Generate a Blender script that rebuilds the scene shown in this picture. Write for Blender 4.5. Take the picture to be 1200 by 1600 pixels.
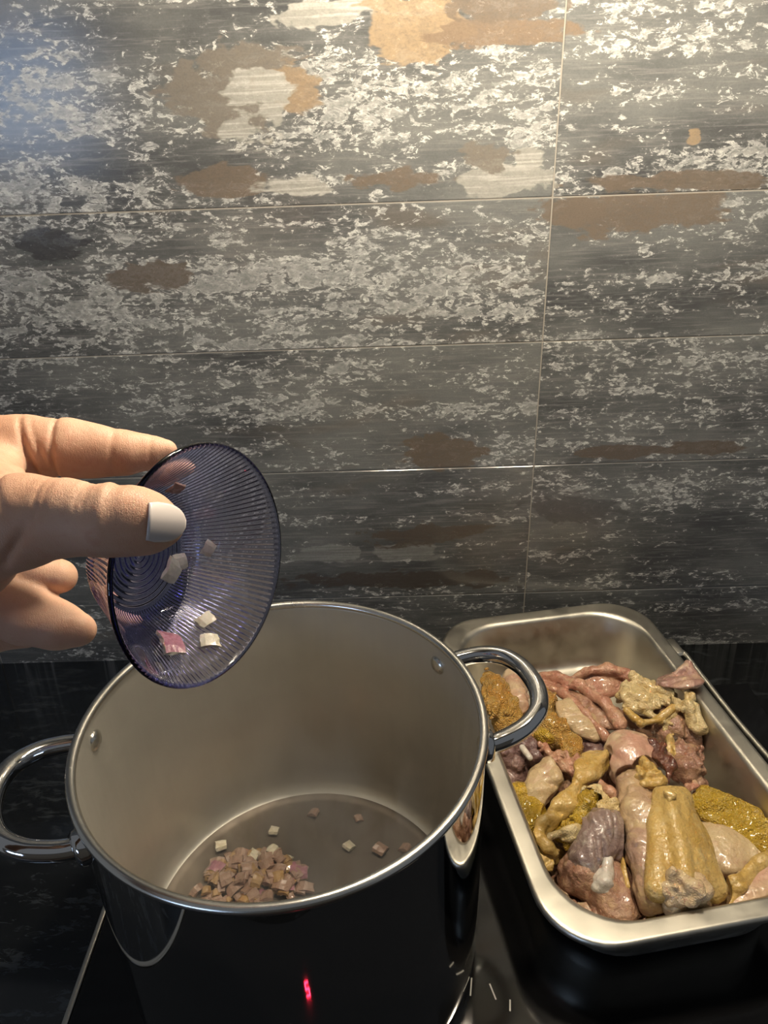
import bpy, bmesh, math, random
import numpy as np
from mathutils import Vector, Matrix

# ------------------------------------------------------------------ scene, camera, light
scene = bpy.context.scene
for o in list(bpy.data.objects):
    bpy.data.objects.remove(o)
COL = scene.collection
vs = scene.view_settings
vs.view_transform = 'Standard'; vs.look = 'None'; vs.gamma = 1.0; vs.use_curve_mapping = False
vs.exposure = 1.0

FPX = 1150.0                                  # focal length in pixels of the 1200x1600 frame
CAMZ = 0.537                                  # height above the cooktop (cooktop = z 0)
pitch, roll, yaw = math.radians(28.01), math.radians(-2.04), math.radians(-0.73)
cp, sp, cr, sr, cw, sw = math.cos(pitch), math.sin(pitch), math.cos(roll), math.sin(roll), math.cos(yaw), math.sin(yaw)
_M = Matrix(((cw, sw, 0), (-sw, cw, 0), (0, 0, 1)))
_F, _U, _X = Vector((0, cp, -sp)), Vector((0, sp, cp)), Vector((1, 0, 0))
CX, CU, CF = _M @ (_X * cr + _U * sr), _M @ (_U * cr - _X * sr), _M @ _F
CO = Vector((0, 0, CAMZ))
cam_d = bpy.data.cameras.new('camera')
cam_d.sensor_fit = 'VERTICAL'; cam_d.sensor_height = 36.0; cam_d.lens = FPX / 1600 * 36.0
cam_d.clip_start = 0.01
cam = bpy.data.objects.new('camera', cam_d)
cam.matrix_world = Matrix(((CX.x, CU.x, -CF.x, CO.x), (CX.y, CU.y, -CF.y, CO.y), (CX.z, CU.z, -CF.z, CO.z), (0, 0, 0, 1)))
COL.objects.link(cam); scene.camera = cam

world = bpy.data.worlds.new('world'); scene.world = world; world.use_nodes = True
world.node_tree.nodes['Background'].inputs[0].default_value = (0.86, 0.92, 1.0, 1)
world.node_tree.nodes['Background'].inputs[1].default_value = 0.075

WALL_Y = 0.672
LAMP_XY = [(0.01, 0.43), (0.22, 0.43)]        # bulbs of the range hood
LAMP_Z, LAMP_W, LAMP_COL = 0.71, 3.5, (1.0, 0.86, 0.66)
WINDOW_E, WINDOW_COL = 4.0, (0.50, 0.68, 1.0)

def pxw(px, py, w):
    "point seen at a pixel of the reference frame, w metres along the view axis (planning aid for placement)"
    return CO + (CF + CX * ((px - 600) / FPX) - CU * ((py - 800) / FPX)) * w
def pxz(px, py, z):
    d = CF + CX * ((px - 600) / FPX) - CU * ((py - 800) / FPX)
    return CO + d * ((z - CO.z) / d.z)

# ------------------------------------------------------------------ helpers
def tag(o, label=None, cat=None, group=None, kind=None):
    if label: o['label'] = label
    if cat: o['category'] = cat
    if group: o['group'] = group
    if kind: o['kind'] = kind
    return o
def link(o, parent=None):
    COL.objects.link(o)
    if parent is not None: o.parent = parent
    return o
def empty(name, loc=(0, 0, 0), rz=0.0):
    o = bpy.data.objects.new(name, None); o.location = loc; o.rotation_euler = (0, 0, rz)
    o.empty_display_size = 0.02
    return link(o)
def mesh_obj(name, verts, faces, mat, parent=None, smooth=True):
    me = bpy.data.meshes.new(name); me.from_pydata([tuple(v) for v in verts], [], faces); me.update()
    if smooth: me.polygons.foreach_set('use_smooth', [True] * len(me.polygons))
    for m in (mat if isinstance(mat, (list, tuple)) else [mat]): me.materials.append(m)
    return link(bpy.data.objects.new(name, me), parent)
def bm_obj(name, bm, mat, parent=None, smooth=True):
    bmesh.ops.recalc_face_normals(bm, faces=bm.faces)
    me = bpy.data.meshes.new(name); bm.to_mesh(me); bm.free()
    if smooth: me.polygons.foreach_set('use_smooth', [True] * len(me.polygons))
    for m in (mat if isinstance(mat, (list, tuple)) else [mat]): me.materials.append(m)
    return link(bpy.data.objects.new(name, me), parent)
def box_bm(x0, x1, y0, y1, z0, z1, bev=0.0, seg=2):
    bm = bmesh.new(); bmesh.ops.create_cube(bm, size=1)
    for v in bm.verts:
        v.co = Vector(((x0 + x1) / 2 + v.co.x * (x1 - x0), (y0 + y1) / 2 + v.co.y * (y1 - y0), (z0 + z1) / 2 + v.co.z * (z1 - z0)))
    if bev: bmesh.ops.bevel(bm, geom=bm.edges[:], offset=bev, segments=seg, affect='EDGES', profile=0.5)
    return bm
def lathe(prof, n, closed=False, rfun=None):
    "rings of n points around z; prof = [(r, z)]"
    verts, faces = [], []
    for j, (r, z) in enumerate(prof):
        for i in range(n):
            a = 2 * math.pi * i / n
            rr, zz = (r, z) if rfun is None else rfun(j, a, r, z)
            verts.append((rr * math.cos(a), rr * math.sin(a), zz))
    m = len(prof)
    for j in range(m if closed else m - 1):
        k = (j + 1) % m
        for i in range(n):
            i2 = (i + 1) % n
            faces.append((j * n + i, j * n + i2, k * n + i2, k * n + i))
    return verts, faces
def tube(pts, r, n=14, caps=True):
    pts = [Vector(p) for p in pts]; rs = r if isinstance(r, (list, tuple)) else [r] * len(pts)
    verts, faces = [], []; prev = None
    for i, p in enumerate(pts):
        t = (pts[min(i + 1, len(pts) - 1)] - pts[max(i - 1, 0)]).normalized()
        if prev is None: a = t.orthogonal().normalized()
        else: a = (prev - t * prev.dot(t)).normalized()
        prev = a; b = t.cross(a)
        for k in range(n):
            an = 2 * math.pi * k / n
            verts.append(p + (a * math.cos(an) + b * math.sin(an)) * rs[i])
    for i in range(len(pts) - 1):
        for k in range(n):
            k2 = (k + 1) % n
            faces.append((i * n + k, i * n + k2, (i + 1) * n + k2, (i + 1) * n + k))
    if caps:
        faces.append(tuple(range(n))[::-1]); faces.append(tuple(range((len(pts) - 1) * n, len(pts) * n)))
    return verts, faces
def catmull(pts, per=8):
    pts = [Vector(p) for p in pts]; out = []
    for i in range(len(pts) - 1):
        p0, p1, p2, p3 = pts[max(i - 1, 0)], pts[i], pts[i + 1], pts[min(i + 2, len(pts) - 1)]
        for k in range(per):
            t = k / per
            out.append(0.5 * ((2 * p1) + (p2 - p0) * t + (2 * p0 - 5 * p1 + 4 * p2 - p3) * t * t + (3 * p1 - p0 - 3 * p2 + p3) * t ** 3))
    out.append(pts[-1]); return out

# ---- organic shapes: distance fields joined smoothly, then meshed with surface nets
_rs = np.random.RandomState(7)
_tab = _rs.rand(32, 32, 32)
def vnoise(P):
    i = np.floor(P).astype(int); f = P - i; f = f * f * (3 - 2 * f); i &= 31; j = (i + 1) & 31
    x0, y0, z0 = i[..., 0], i[..., 1], i[..., 2]; x1, y1, z1 = j[..., 0], j[..., 1], j[..., 2]
    fx, fy, fz = f[..., 0], f[..., 1], f[..., 2]
    a = _tab[x0, y0, z0] * (1 - fx) + _tab[x1, y0, z0] * fx; b = _tab[x0, y1, z0] * (1 - fx) + _tab[x1, y1, z0] * fx
    c = _tab[x0, y0, z1] * (1 - fx) + _tab[x1, y0, z1] * fx; d = _tab[x0, y1, z1] * (1 - fx) + _tab[x1, y1, z1] * fx
    return ((a * (1 - fy) + b * fy) * (1 - fz) + (c * (1 - fy) + d * fy) * fz) - 0.5
def sd_prim(pr, P):
    if pr[0] == 'c':
        a, b, ra, rb = np.array(pr[1]), np.array(pr[2]), pr[3], pr[4]
        ba = b - a; t = np.clip(((P - a) @ ba) / max(ba @ ba, 1e-12), 0, 1)
        return np.linalg.norm(P - a - t[..., None] * ba, axis=-1) - (ra + (rb - ra) * t)
    c, r, R = np.array(pr[1]), np.array(pr[2]), pr[3]
    q = (P - c) if R is None else (P - c) @ R
    k0 = np.linalg.norm(q / r, axis=-1); k1 = np.linalg.norm(q / (r * r), axis=-1) + 1e-9
    return k0 * (k0 - 1) / k1
def pr_box(pr):
    if pr[0] == 'c':
        a, b, m = np.array(pr[1]), np.array(pr[2]), max(pr[3], pr[4]); return np.minimum(a, b) - m, np.maximum(a, b) + m
    m = max(pr[2]); c = np.array(pr[1]); return c - m, c + m
def organic(name, prims, h, mat, parent=None, k=0.006, noise=(), post=None, ridges=(), carve=None):
    """prims: ('c', a, b, ra, rb) tapered capsules and ('e', centre, radii, R) ellipsoids"""
    lo = np.min([pr_box(p)[0] for p in prims], 0) - 4 * h - k; hi = np.max([pr_box(p)[1] for p in prims], 0) + 4 * h + k
    n = np.ceil((hi - lo) / h).astype(int) + 1
    ax = [lo[i] + h * np.arange(n[i]) for i in range(3)]
    F = np.full(tuple(n), 0.03, np.float32)
    for pr in prims:
        a, b = pr_box(pr); a = a - 2.5 * k - 3 * h - 0.004; b = b + 2.5 * k + 3 * h + 0.004
        s = [slice(max(0, int((a[i] - lo[i]) / h)), min(n[i], int((b[i] - lo[i]) / h) + 2)) for i in range(3)]
        P = np.stack(np.meshgrid(ax[0][s[0]], ax[1][s[1]], ax[2][s[2]], indexing='ij'), -1)
        d = sd_prim(pr, P); f = F[tuple(s)]
        hh = np.clip(0.5 + 0.5 * (f - d) / k, 0, 1)
        F[tuple(s)] = f + (d - f) * hh - k * hh * (1 - hh)
    near = np.abs(F) < 0.008
    if near.any():
        idx = np.argwhere(near); Pn = lo + idx * h; add = np.zeros(len(idx))
        for nz in noise:
            q_ = vnoise(Pn * np.array(nz[1]) + 11.3)
            add += nz[0] * 2 * q_ if len(nz) == 2 else nz[0] * (1 - np.abs(q_) * 5)
        for (p, ndir, sig, dep, rad) in ridges:
            q = Pn - np.array(p); s_ = q @ np.array(ndir); rr = np.linalg.norm(q, axis=1)
            add += dep * np.exp(-(s_ / sig) ** 2) * np.clip(1.6 - rr / rad, 0, 1)
        if post is not None: add += post(Pn)
        F[near] += add
    if carve is not None:
        w_ = F < 0.004; F[w_] = np.maximum(F[w_], carve(lo + np.argwhere(w_) * h))
    S = F < 0
    # surface nets
    off = [(i, j, l) for i in (0, 1) for j in (0, 1) for l in (0, 1)]
    any_ = np.zeros(tuple(n - 1), bool); all_ = np.ones(tuple(n - 1), bool)
    for (i, j, l) in off:
        x = S[i:n[0] - 1 + i, j:n[1] - 1 + j, l:n[2] - 1 + l]; any_ |= x; all_ &= x
    act = any_ & ~all_; del any_, all_
    ids = np.full(act.shape, -1, np.int32); cells = np.argwhere(act); ids[act] = np.arange(len(cells))
    cv = np.stack([F[cells[:, 0] + i, cells[:, 1] + j, cells[:, 2] + l] for (i, j, l) in off], -1).astype(float)
    corner = np.array([(i, j, l) for i in (0, 1) for j in (0, 1) for l in (0, 1)], float)
    acc = np.zeros((len(cells), 3)); m = np.zeros(len(cells))
    for a in range(8):
        for b in range(a + 1, 8):
            if np.abs(corner[a] - corner[b]).sum() != 1: continue
            x = (cv[:, a] < 0) != (cv[:, b] < 0); t = cv[x, a] / (cv[x, a] - cv[x, b])
            acc[x] += corner[a] + t[:, None] * (corner[b] - corner[a]); m[x] += 1
    V = lo + (cells + acc / m[:, None]) * h
    Q = []
    for axn in range(3):
        u, w = (axn + 1) % 3, (axn + 2) % 3
        sa = [slice(None)] * 3; sb = [slice(None)] * 3; sa[axn] = slice(0, -1); sb[axn] = slice(1, None)
        A, Bq = S[tuple(sa)], S[tuple(sb)]
        e = np.argwhere(A != Bq); e = e[(e[:, u] > 0) & (e[:, w] > 0) & (e[:, u] < n[u] - 1) & (e[:, w] < n[w] - 1)]
        flip = A[tuple(e.T)]
        du = np.zeros(3, int); du[u] = 1; dw = np.zeros(3, int); dw[w] = 1
        q = np.stack([ids[tuple((e - du - dw).T)], ids[tuple((e - dw).T)], ids[tuple(e.T)], ids[tuple((e - du).T)]], 1)
        q[~flip] = q[~flip][:, ::-1]; Q.append(q)
    Q = np.concatenate(Q); Q = Q[(Q >= 0).all(1)]
    base = np.zeros(3)
    me = bpy.data.meshes.new(name)
    me.vertices.add(len(V)); me.vertices.foreach_set('co', V.astype(np.float32).ravel())
    me.loops.add(4 * len(Q)); me.loops.foreach_set('vertex_index', Q.astype(np.int32).ravel())
    me.polygons.add(len(Q)); me.polygons.foreach_set('loop_start', np.arange(0, 4 * len(Q), 4, dtype=np.int32))
    me.polygons.foreach_set('loop_total', np.full(len(Q), 4, dtype=np.int32))
    me.update(calc_edges=True); me.validate()
    me.polygons.foreach_set('use_smooth', [True] * len(me.polygons))
    me.materials.append(mat)
    return link(bpy.data.objects.new(name, me), parent)

# ------------------------------------------------------------------ materials
class NT:
    def __init__(s, name):
        s.m = bpy.data.materials.new(name); s.m.use_nodes = True; s.t = s.m.node_tree
        s.b = s.t.nodes['Principled BSDF']; s.out = s.t.nodes['Material Output']
    def new(s, kind, **kw):
        n = s.t.nodes.new(kind)
        for k, v in kw.items(): setattr(n, k, v)
        return n
    def put(s, sock, v):
        if isinstance(v, bpy.types.NodeSocket): s.t.links.new(v, sock)
        elif isinstance(v, (tuple, list)) and len(v) == 3 and sock.type == 'RGBA': sock.default_value = (*v, 1)
        else: sock.default_value = v
    def math(s, op, a, b=0.0, c=None, clamp=False):
        n = s.new('ShaderNodeMath', operation=op, use_clamp=clamp); s.put(n.inputs[0], a); s.put(n.inputs[1], b)
        if c is not None: s.put(n.inputs[2], c)
        return n.outputs[0]
    def vmath(s, op, a, b):
        n = s.new('ShaderNodeVectorMath', operation=op); s.put(n.inputs[0], a); s.put(n.inputs[1], b); return n.outputs[0]
    def noise(s, vec, scale=5, detail=3, rough=0.5, dist=0.0):
        n = s.new('ShaderNodeTexNoise'); s.put(n.inputs['Vector'], vec); n.inputs['Scale'].default_value = scale
        n.inputs['Detail'].default_value = detail; n.inputs['Roughness'].default_value = rough; n.inputs['Distortion'].default_value = dist
        return n.outputs['Fac']
    def voro(s, vec, scale, feature='F1', out='Distance'):
        n = s.new('ShaderNodeTexVoronoi', feature=feature); s.put(n.inputs['Vector'], vec); n.inputs['Scale'].default_value = scale
        return n.outputs[out]
    def step(s, v, a, b):
        n = s.new('ShaderNodeMapRange', interpolation_type='SMOOTHSTEP'); s.put(n.inputs[0], v)
        n.inputs[1].default_value = a; n.inputs[2].default_value = b
        return n.outputs[0]
    def lin(s, v, a, b, c, d):
        n = s.new('ShaderNodeMapRange'); s.put(n.inputs[0], v)
        for i, q in enumerate((a, b, c, d)): n.inputs[i + 1].default_value = q
        return n.outputs[0]
    def mix(s, f, a, b):
        n = s.new('ShaderNodeMix', data_type='RGBA'); s.put(n.inputs[0], f); s.put(n.inputs[6], a); s.put(n.inputs[7], b); return n.outputs[2]
    def bump(s, h, strength=0.3, dist=0.001):
        n = s.new('ShaderNodeBump'); n.inputs['Strength'].default_value = strength; n.inputs['Distance'].default_value = dist
        s.put(n.inputs['Height'], h); s.t.links.new(n.outputs[0], s.b.inputs['Normal']); return n
    def obj(s): return s.new('ShaderNodeTexCoord').outputs['Object']
    def pos(s): return s.new('ShaderNodeNewGeometry').outputs['Position']
    def set(s, **kw):
        for k, v in kw.items(): s.put(s.b.inputs[k.replace('_', ' ')], v)
        return s
def simple(name, col, rough=0.5, metal=0.0, **kw):
    t = NT(name); t.set(Base_Color=col, Roughness=rough, Metallic=metal, **kw); return t.m

def mat_tile():
    t = NT('slate_look_tile')
    pos = t.pos(); rnd = t.new('ShaderNodeObjectInfo').outputs['Random']
    sx = t.new('ShaderNodeSeparateXYZ'); t.put(sx.inputs[0], pos); x, z = sx.outputs[0], sx.outputs[2]
    cb = t.new('ShaderNodeCombineXYZ'); t.put(cb.inputs[0], x); t.put(cb.inputs[1], t.math('MULTIPLY', rnd, 9.0)); t.put(cb.inputs[2], z); v = cb.outputs[0]
    sc = lambda a, b: t.vmath('MULTIPLY', v, (a, 1.0, b))
    big = t.noise(sc(3.0, 11), 1, 3, .55, .3)
    band = t.noise(sc(1.4, 46), 1, 3, .6)
    mid = t.noise(sc(16, 48), 1, 4, .65, .4)
    fine = t.noise(sc(62, 125), 1, 4, .72, .9)
    hair = t.noise(sc(22, 420), 1, 3, .7)
    cloud = t.noise(sc(5, 14), 1, 4, .6)
    fine2 = t.noise(sc(170, 330), 1, 3, .65, .6)
    s = t.math('MULTIPLY_ADD', fine, .70, t.math('MULTIPLY', fine2, .30))
    s = t.math('MULTIPLY_ADD', t.math('SUBTRACT', mid, .5), .30, s)
    s = t.math('MULTIPLY_ADD', t.math('SUBTRACT', big, .5), .30, s)
    s = t.math('MULTIPLY_ADD', t.math('SUBTRACT', band, .5), .34, s)
    at = t.new('ShaderNodeAttribute', attribute_type='OBJECT', attribute_name='fleck_density'); dens = at.outputs['Fac']
    s = t.math('ADD', s, dens)
    fleck = t.math('MULTIPLY', t.step(s, .535, .575), t.math('SUBTRACT', 1.0, t.math('MULTIPLY', t.step(s, .615, .66), .55)))
    fleck = t.math('MULTIPLY', fleck, t.lin(fine2, .35, .62, .45, 1.0))
    soft = t.step(s, .44, .62)
    base = t.mix(t.step(cloud, .30, .70), (.050, .053, .057), (.130, .136, .135))
    base = t.mix(t.math('MULTIPLY', t.step(hair, .48, .70), .40), base, (.21, .21, .205))
    base = t.mix(t.math('MULTIPLY', soft, .40), base, (.20, .205, .20))
    base = t.mix(t.math('MULTIPLY', t.step(t.noise(sc(4, 16), 1, 3, .6, .2), .60, .70), .45), base, (.118, .102, .086))
    fcol = t.mix(t.step(fine2, .35, .7), (.26, .27, .27), (.45, .455, .44))
    col = t.mix(t.math('MULTIPLY', fleck, .92), base, fcol)
    wob = t.noise(sc(17, 38), 1, 4, .6, .6); wob2 = t.noise(sc(60, 120), 1, 2, .5)
    lines = t.noise(sc(9, 260), 1, 2, .5, 1.2)
    brown, orange, cream, grey = (.122, .101, .082), (.235, .180, .120), (.34, .338, .315), (.20, .205, .20)
    P = [(-.129, .496, .035, .013, brown), (.007, .494, .052, .009, brown), (-.11, .553, .052, .034, (.14, .128, .112)),
         (-.067, .556, .026, .019, (.21, .16, .11)), (-.098, .562, .030, .011, cream), (-.112, .530, .022, .016, cream), (-.085, .545, .012, .022, cream),
         (-.041, .610, .045, .0095, cream), (.022, .600, .036, .020, orange), (.105, .592, .050, .010, (.15, .115, .085)), (.105, .612, .040, .010, brown),
         (.211, .461, .062, .020, brown), (.160, .463, .03, .012, brown), (.100, .492, .034, .016, cream), (.118, .505, .014, .010, cream), (.085, .508, .03, .01, (.14, .128, .112)),
         (.054, .246, .044, .020, (.105, .085, .068)), (-.065, .131, .034, .010, grey), (.020, .131, .036, .012, grey), (.03, .15, .06, .012, (.085, .072, .062)),
         (-.070, .491, .032, .008, cream), (.255, .517, .006, .006, orange), (.255, .485, .075, .008, brown), (-.20, .42, .045, .012, (.10, .085, .072)),
         (.26, .24, .09, .007, (.095, .078, .066)), (.02, .095, .1, .012, (.06, .052, .046)), (-.29, .448, .025, .016, (.045, .045, .047)), (.19, .18, .05, .022, (.075, .075, .078))]
    for (cx, cz, rx, rz, c) in P:
        a = t.math('DIVIDE', t.math('SUBTRACT', x, cx), rx); b = t.math('DIVIDE', t.math('SUBTRACT', z, cz), rz)
        d = t.math('SQRT', t.math('MULTIPLY_ADD', a, a, t.math('MULTIPLY', b, b)))
        d = t.math('MULTIPLY_ADD', t.math('SUBTRACT', wob, .5), 2.8, d); d = t.math('MULTIPLY_ADD', t.math('SUBTRACT', wob2, .5), 1.0, d)
        msk = t.math('MULTIPLY', t.lin(fine2, .3, .6, .72, 1.0), t.math('SUBTRACT', 1.0, t.step(d, .80, 1.02)))
        c2 = t.mix(t.step(lines, .42, .62), tuple(q * .72 for q in c), c) if c in (cream, grey) else t.mix(cloud, tuple(q * .8 for q in c), tuple(q * 1.15 for q in c))
        col = t.mix(msk, col, c2)
    grain = t.noise(sc(700, 900), 1, 2, .5)
    col = t.mix(t.math('MULTIPLY', t.step(grain, .4, .7), .22), col, t.mix(.5, col, (.02, .02, .02)))
    t.set(Base_Color=col, Roughness=t.lin(fleck, 0, 1, .17, .28), Specular_IOR_Level=.5)
    t.bump(t.math('MULTIPLY_ADD', fine, .5, t.math('MULTIPLY', hair, .3)), .10, .0006)
    return t.m

def mat_steel(name, col=(.62, .60, .56), rough=.3, brush=(200, 200, 6), amt=.12, scratch=.0, aniso=0.0, metal=1.0):
    t = NT(name); o = t.obj()
    n = t.noise(t.vmath('MULTIPLY', o, brush), 1, 4, .6); sm = t.noise(o, 14, 3, .6)
    c = t.mix(t.step(sm, .3, .75), tuple(q * .90 for q in col), col)
    t.set(Base_Color=c, Metallic=metal, Roughness=t.math('ADD', t.lin(n, .3, .7, rough - amt / 2, rough + amt / 2), t.lin(sm, .3, .7, -.03, .03)), Anisotropic=aniso)
    if aniso:
        tg = t.new('ShaderNodeTangent', direction_type='RADIAL', axis='Z'); t.put(t.b.inputs['Tangent'], tg.outputs[0])
    if scratch: t.bump(n, scratch, .0004)
    return t.m

def mat_flesh(name, a, b, c, scale=60, rough=.28, bump=.5, pores=0.0, sss=.12):
    t = NT(name); o = t.obj()
    n1 = t.noise(o, scale * .55, 4, .6, .6); n2 = t.noise(o, scale * 1.7, 4, .65, .4); n3 = t.noise(o, scale * 7, 3, .6)
    col = t.mix(t.step(n1, .36, .64), a, b); col = t.mix(t.math('MULTIPLY', t.step(n2, .50, .72), .75), col, c)
    col = t.mix(t.math('MULTIPLY', t.step(n3, .55, .75), .22), col, tuple(q * .45 for q in a))
    t.set(Base_Color=col, Roughness=t.lin(n2, .3, .7, rough - .1, rough + .14), Specular_IOR_Level=.55, Subsurface_Weight=sss, Subsurface_Radius=(.006, .003, .0015), Subsurface_Scale=.5,
          Coat_Weight=.45, Coat_Roughness=.10)
    h = t.math('MULTIPLY_ADD', n3, .4, n2)
    if pores:
        vv = t.voro(o, scale * 9); h = t.math('MULTIPLY_ADD', vv, -pores, h)
    t.bump(h, bump, .0026)
    return t.m

def mat_skin():
    t = NT('hand_skin'); o = t.obj()
    n1 = t.noise(o, 28, 4, .6); n2 = t.noise(o, 160, 4, .6); vv = t.voro(o, 1300, 'DISTANCE_TO_EDGE'); n3 = t.noise(t.vmath('MULTIPLY', o, (1500, 500, 500)), 1, 2, .5)
    col = t.mix(t.step(n1, .32, .68), (.56, .315, .205), (.62, .385, .27)); col = t.mix(t.math('MULTIPLY', t.step(n2, .5, .75), .35), col, (.50, .215, .135))
    t.set(Base_Color=col, Roughness=.48, Specular_IOR_Level=.4, Subsurface_Weight=.18, Subsurface_Radius=(.008, .003, .0015), Subsurface_Scale=.5)
    t.bump(t.math('MULTIPLY_ADD', t.step(vv, 0, .12), .22, t.math('MULTIPLY_ADD', n2, .9, t.math('MULTIPLY', n3, .5))), .42, .0008)
    return t.m

def mat_worktop():
    t = NT('dark_stone_worktop'); o = t.pos(); v = t.vmath('MULTIPLY', o, (20, 60, 1))
    a = t.noise(v, 1, 3, .6, .5); b = t.noise(t.vmath('MULTIPLY', o, (70, 190, 1)), 1, 4, .7, .8)
    m = t.step(t.math('MULTIPLY_ADD', a, .5, t.math('MULTIPLY', b, .5)), .52, .60)
    t.set(Base_Color=t.mix(m, (.008, .009, .010), (.032, .037, .042)), Roughness=.14)
    return t.m
def mat_black_glass():
    t = NT('black_ceramic_glass'); o = t.obj()
    n = t.noise(o, 30, 3, .6)
    t.set(Base_Color=(.0045, .0045, .005), Roughness=t.lin(n, .3, .7, .09, .13), Specular_IOR_Level=.5)
    return t.m
def mat_glass():
    t = NT('violet_tinted_glass')
    t.set(Base_Color=(.84, .84, .95), Roughness=.02, Transmission_Weight=1.0, IOR=1.45)
    va = t.new('ShaderNodeVolumeAbsorption'); va.inputs['Color'].default_value = (.40, .42, .86, 1); va.inputs['Density'].default_value = 165
    t.t.links.new(va.outputs[0], t.out.inputs['Volume'])
    return t.m

M = dict(tile=mat_tile(), grout=simple('pale_grout', (.23, .215, .19), .9), glassblack=mat_black_glass(),
         counter=mat_worktop(),
         mirror=mat_steel('polished_steel', (.66, .65, .63), .045, (6, 6, 6), .02),
         chrome=mat_steel('chrome_handle_steel', (.70, .69, .68), .06, (6, 6, 6), .02),
         inner=mat_steel('brushed_pot_interior', (.68, .66, .60), .42, (140, 140, 12), .16, .22, .3, .74),
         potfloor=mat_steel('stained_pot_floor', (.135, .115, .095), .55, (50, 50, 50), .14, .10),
         rim=mat_steel('satin_rim_steel', (.72, .70, .65), .24, (30, 30, 30), .08),
         tray=mat_steel('tray_steel', (.70, .665, .575), .40, (60, 60, 60), .16, .06),
         trim=simple('steel_trim', (.70, .67, .60), .30, 1.0), white=simple('white_paint', (.62, .62, .60), .6),
         skin=mat_skin(), glass=mat_glass())

# ------------------------------------------------------------------ the setting
XS = 0.213 * WALL_Y
rows = [-.006, CAMZ - .689 * WALL_Y, CAMZ - .461 * WALL_Y, CAMZ - .275 * WALL_Y, CAMZ - .092 * WALL_Y, .648, .78]
wall = bm_obj('wall_back', box_bm(-1.4, 1.4, WALL_Y + .0006, WALL_Y + .10, -.04, 1.6), M['grout'], smooth=False); tag(wall, kind='structure')
for r in range(len(rows) - 1):
    for (x0, x1) in ((XS - 1.2, XS - .6), (XS - .6, XS), (XS, XS + .6)):
        g = .0006
        tl = bm_obj('tile', box_bm(x0 + g, x1 - g, WALL_Y, WALL_Y + .006, rows[r] + g, rows[r + 1] - g, .0005, 1), M['tile'], wall, smooth=False)
        tl['fleck_density'] = (-.020, -.034, -.022, -.004, .0, .0)[r] + (.012 if x0 > 0 and r == 2 else 0)

ctop = bm_obj('worktop', box_bm(-1.2, 1.2, .045, WALL_Y + .0005, -.04, -.0045, .0), M['counter'])
tag(ctop, 'dark polished worktop running along the tiled wall', 'worktop')
cook = empty('cooktop', (0, 0, -.0045)); tag(cook, 'black glass cooktop with steel edge strip under the pot', 'cooktop')
bm_obj('glass_plate', box_bm(-.2315, .37, .085, .60, 0, .0045, .0012), M['glassblack'], cook)
bm_obj('edge_strip', box_bm(-.2362, -.2317, .085, .60, 0, .0052, .0012), M['trim'], cook)
red = NT('red_display_light'); red.set(Base_Color=(.3, 0, 0), Emission_Color=(1.0, .02, .06), Emission_Strength=9.0); red = red.m
# a lit digit of the cooktop display, mirrored in the pot's front
dx, dy, hh, ww, th = -.0425, .1395, .0046, .0040, .0012
segs = [((-ww / 2, 0), (ww / 2, 0)), ((-ww / 2, hh), (ww / 2, hh)), ((-ww / 2, -hh), (ww / 2, -hh)), ((ww / 2, 0), (ww / 2, hh)), ((-ww / 2, 0), (-ww / 2, -hh))]
bm = bmesh.new()
for (a, b) in segs:
    p = box_bm(min(a[0], b[0]) - th / 2, max(a[0], b[0]) + th / 2, min(a[1], b[1]) - th / 2, max(a[1], b[1]) + th / 2, 0, .0002)
    me = bpy.data.meshes.new('tmp'); p.to_mesh(me); p.free(); bm.from_mesh(me); bpy.data.meshes.remove(me)
d = bm_obj('display_digit', bm, red, cook, smooth=False); d.location = (dx, dy, .00455); d['label'] = 'glowing red digit'
glintm = simple('painted_glint_pale', (.55, .52, .46), .4)  # small bright reflections on the black glass, laid on as thin pale strips
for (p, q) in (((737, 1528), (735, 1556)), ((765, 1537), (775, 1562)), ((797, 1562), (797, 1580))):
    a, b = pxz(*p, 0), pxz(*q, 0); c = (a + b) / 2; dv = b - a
    o = bm_obj('painted_glint', box_bm(-dv.length / 2, dv.length / 2, -.0005, .0005, 0, .00015), glintm, cook, smooth=False)
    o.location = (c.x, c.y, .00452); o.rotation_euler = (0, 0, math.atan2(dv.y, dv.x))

# room behind the camera: wall with the window that throws the cool light, seen mirrored in the tiles
rw = NT('room_plaster'); rw.set(Base_Color=(.30, .28, .25), Roughness=.8); rw = rw.m
WX0, WX1, WZ0, WZ1, RY = -2.75, -1.26, .38, 1.02, -2.4
bm = bmesh.new()
for (a, b, c, d_) in ((-3.2, WX0, -.9, 1.6), (WX1, 2.2, -.9, 1.6), (WX0, WX1, -.9, WZ0), (WX0, WX1, WZ1, 1.6)):
    p = box_bm(a, b, RY - .12, RY, c, d_); me = bpy.data.meshes.new('tmp'); p.to_mesh(me); p.free(); bm.from_mesh(me); bpy.data.meshes.remove(me)
tag(bm_obj('wall_front', bm, rw, smooth=False), kind='structure')
win = empty('window_1', ((WX0 + WX1) / 2, RY, WZ0)); tag(win, kind='structure')
day = NT('daylit_pane'); day.set(Base_Color=(0, 0, 0), Emission_Color=WINDOW_COL, Emission_Strength=WINDOW_E); day = day.m
W2, HH = (WX1 - WX0) / 2, WZ1 - WZ0
for s in (-1, 1):
    bm_obj('pane', box_bm(s * W2 / 2 - W2 / 2 + .04, s * W2 / 2 + W2 / 2 - .04, -.07, -.06, .05, HH - .05), day, win, smooth=False)
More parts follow.
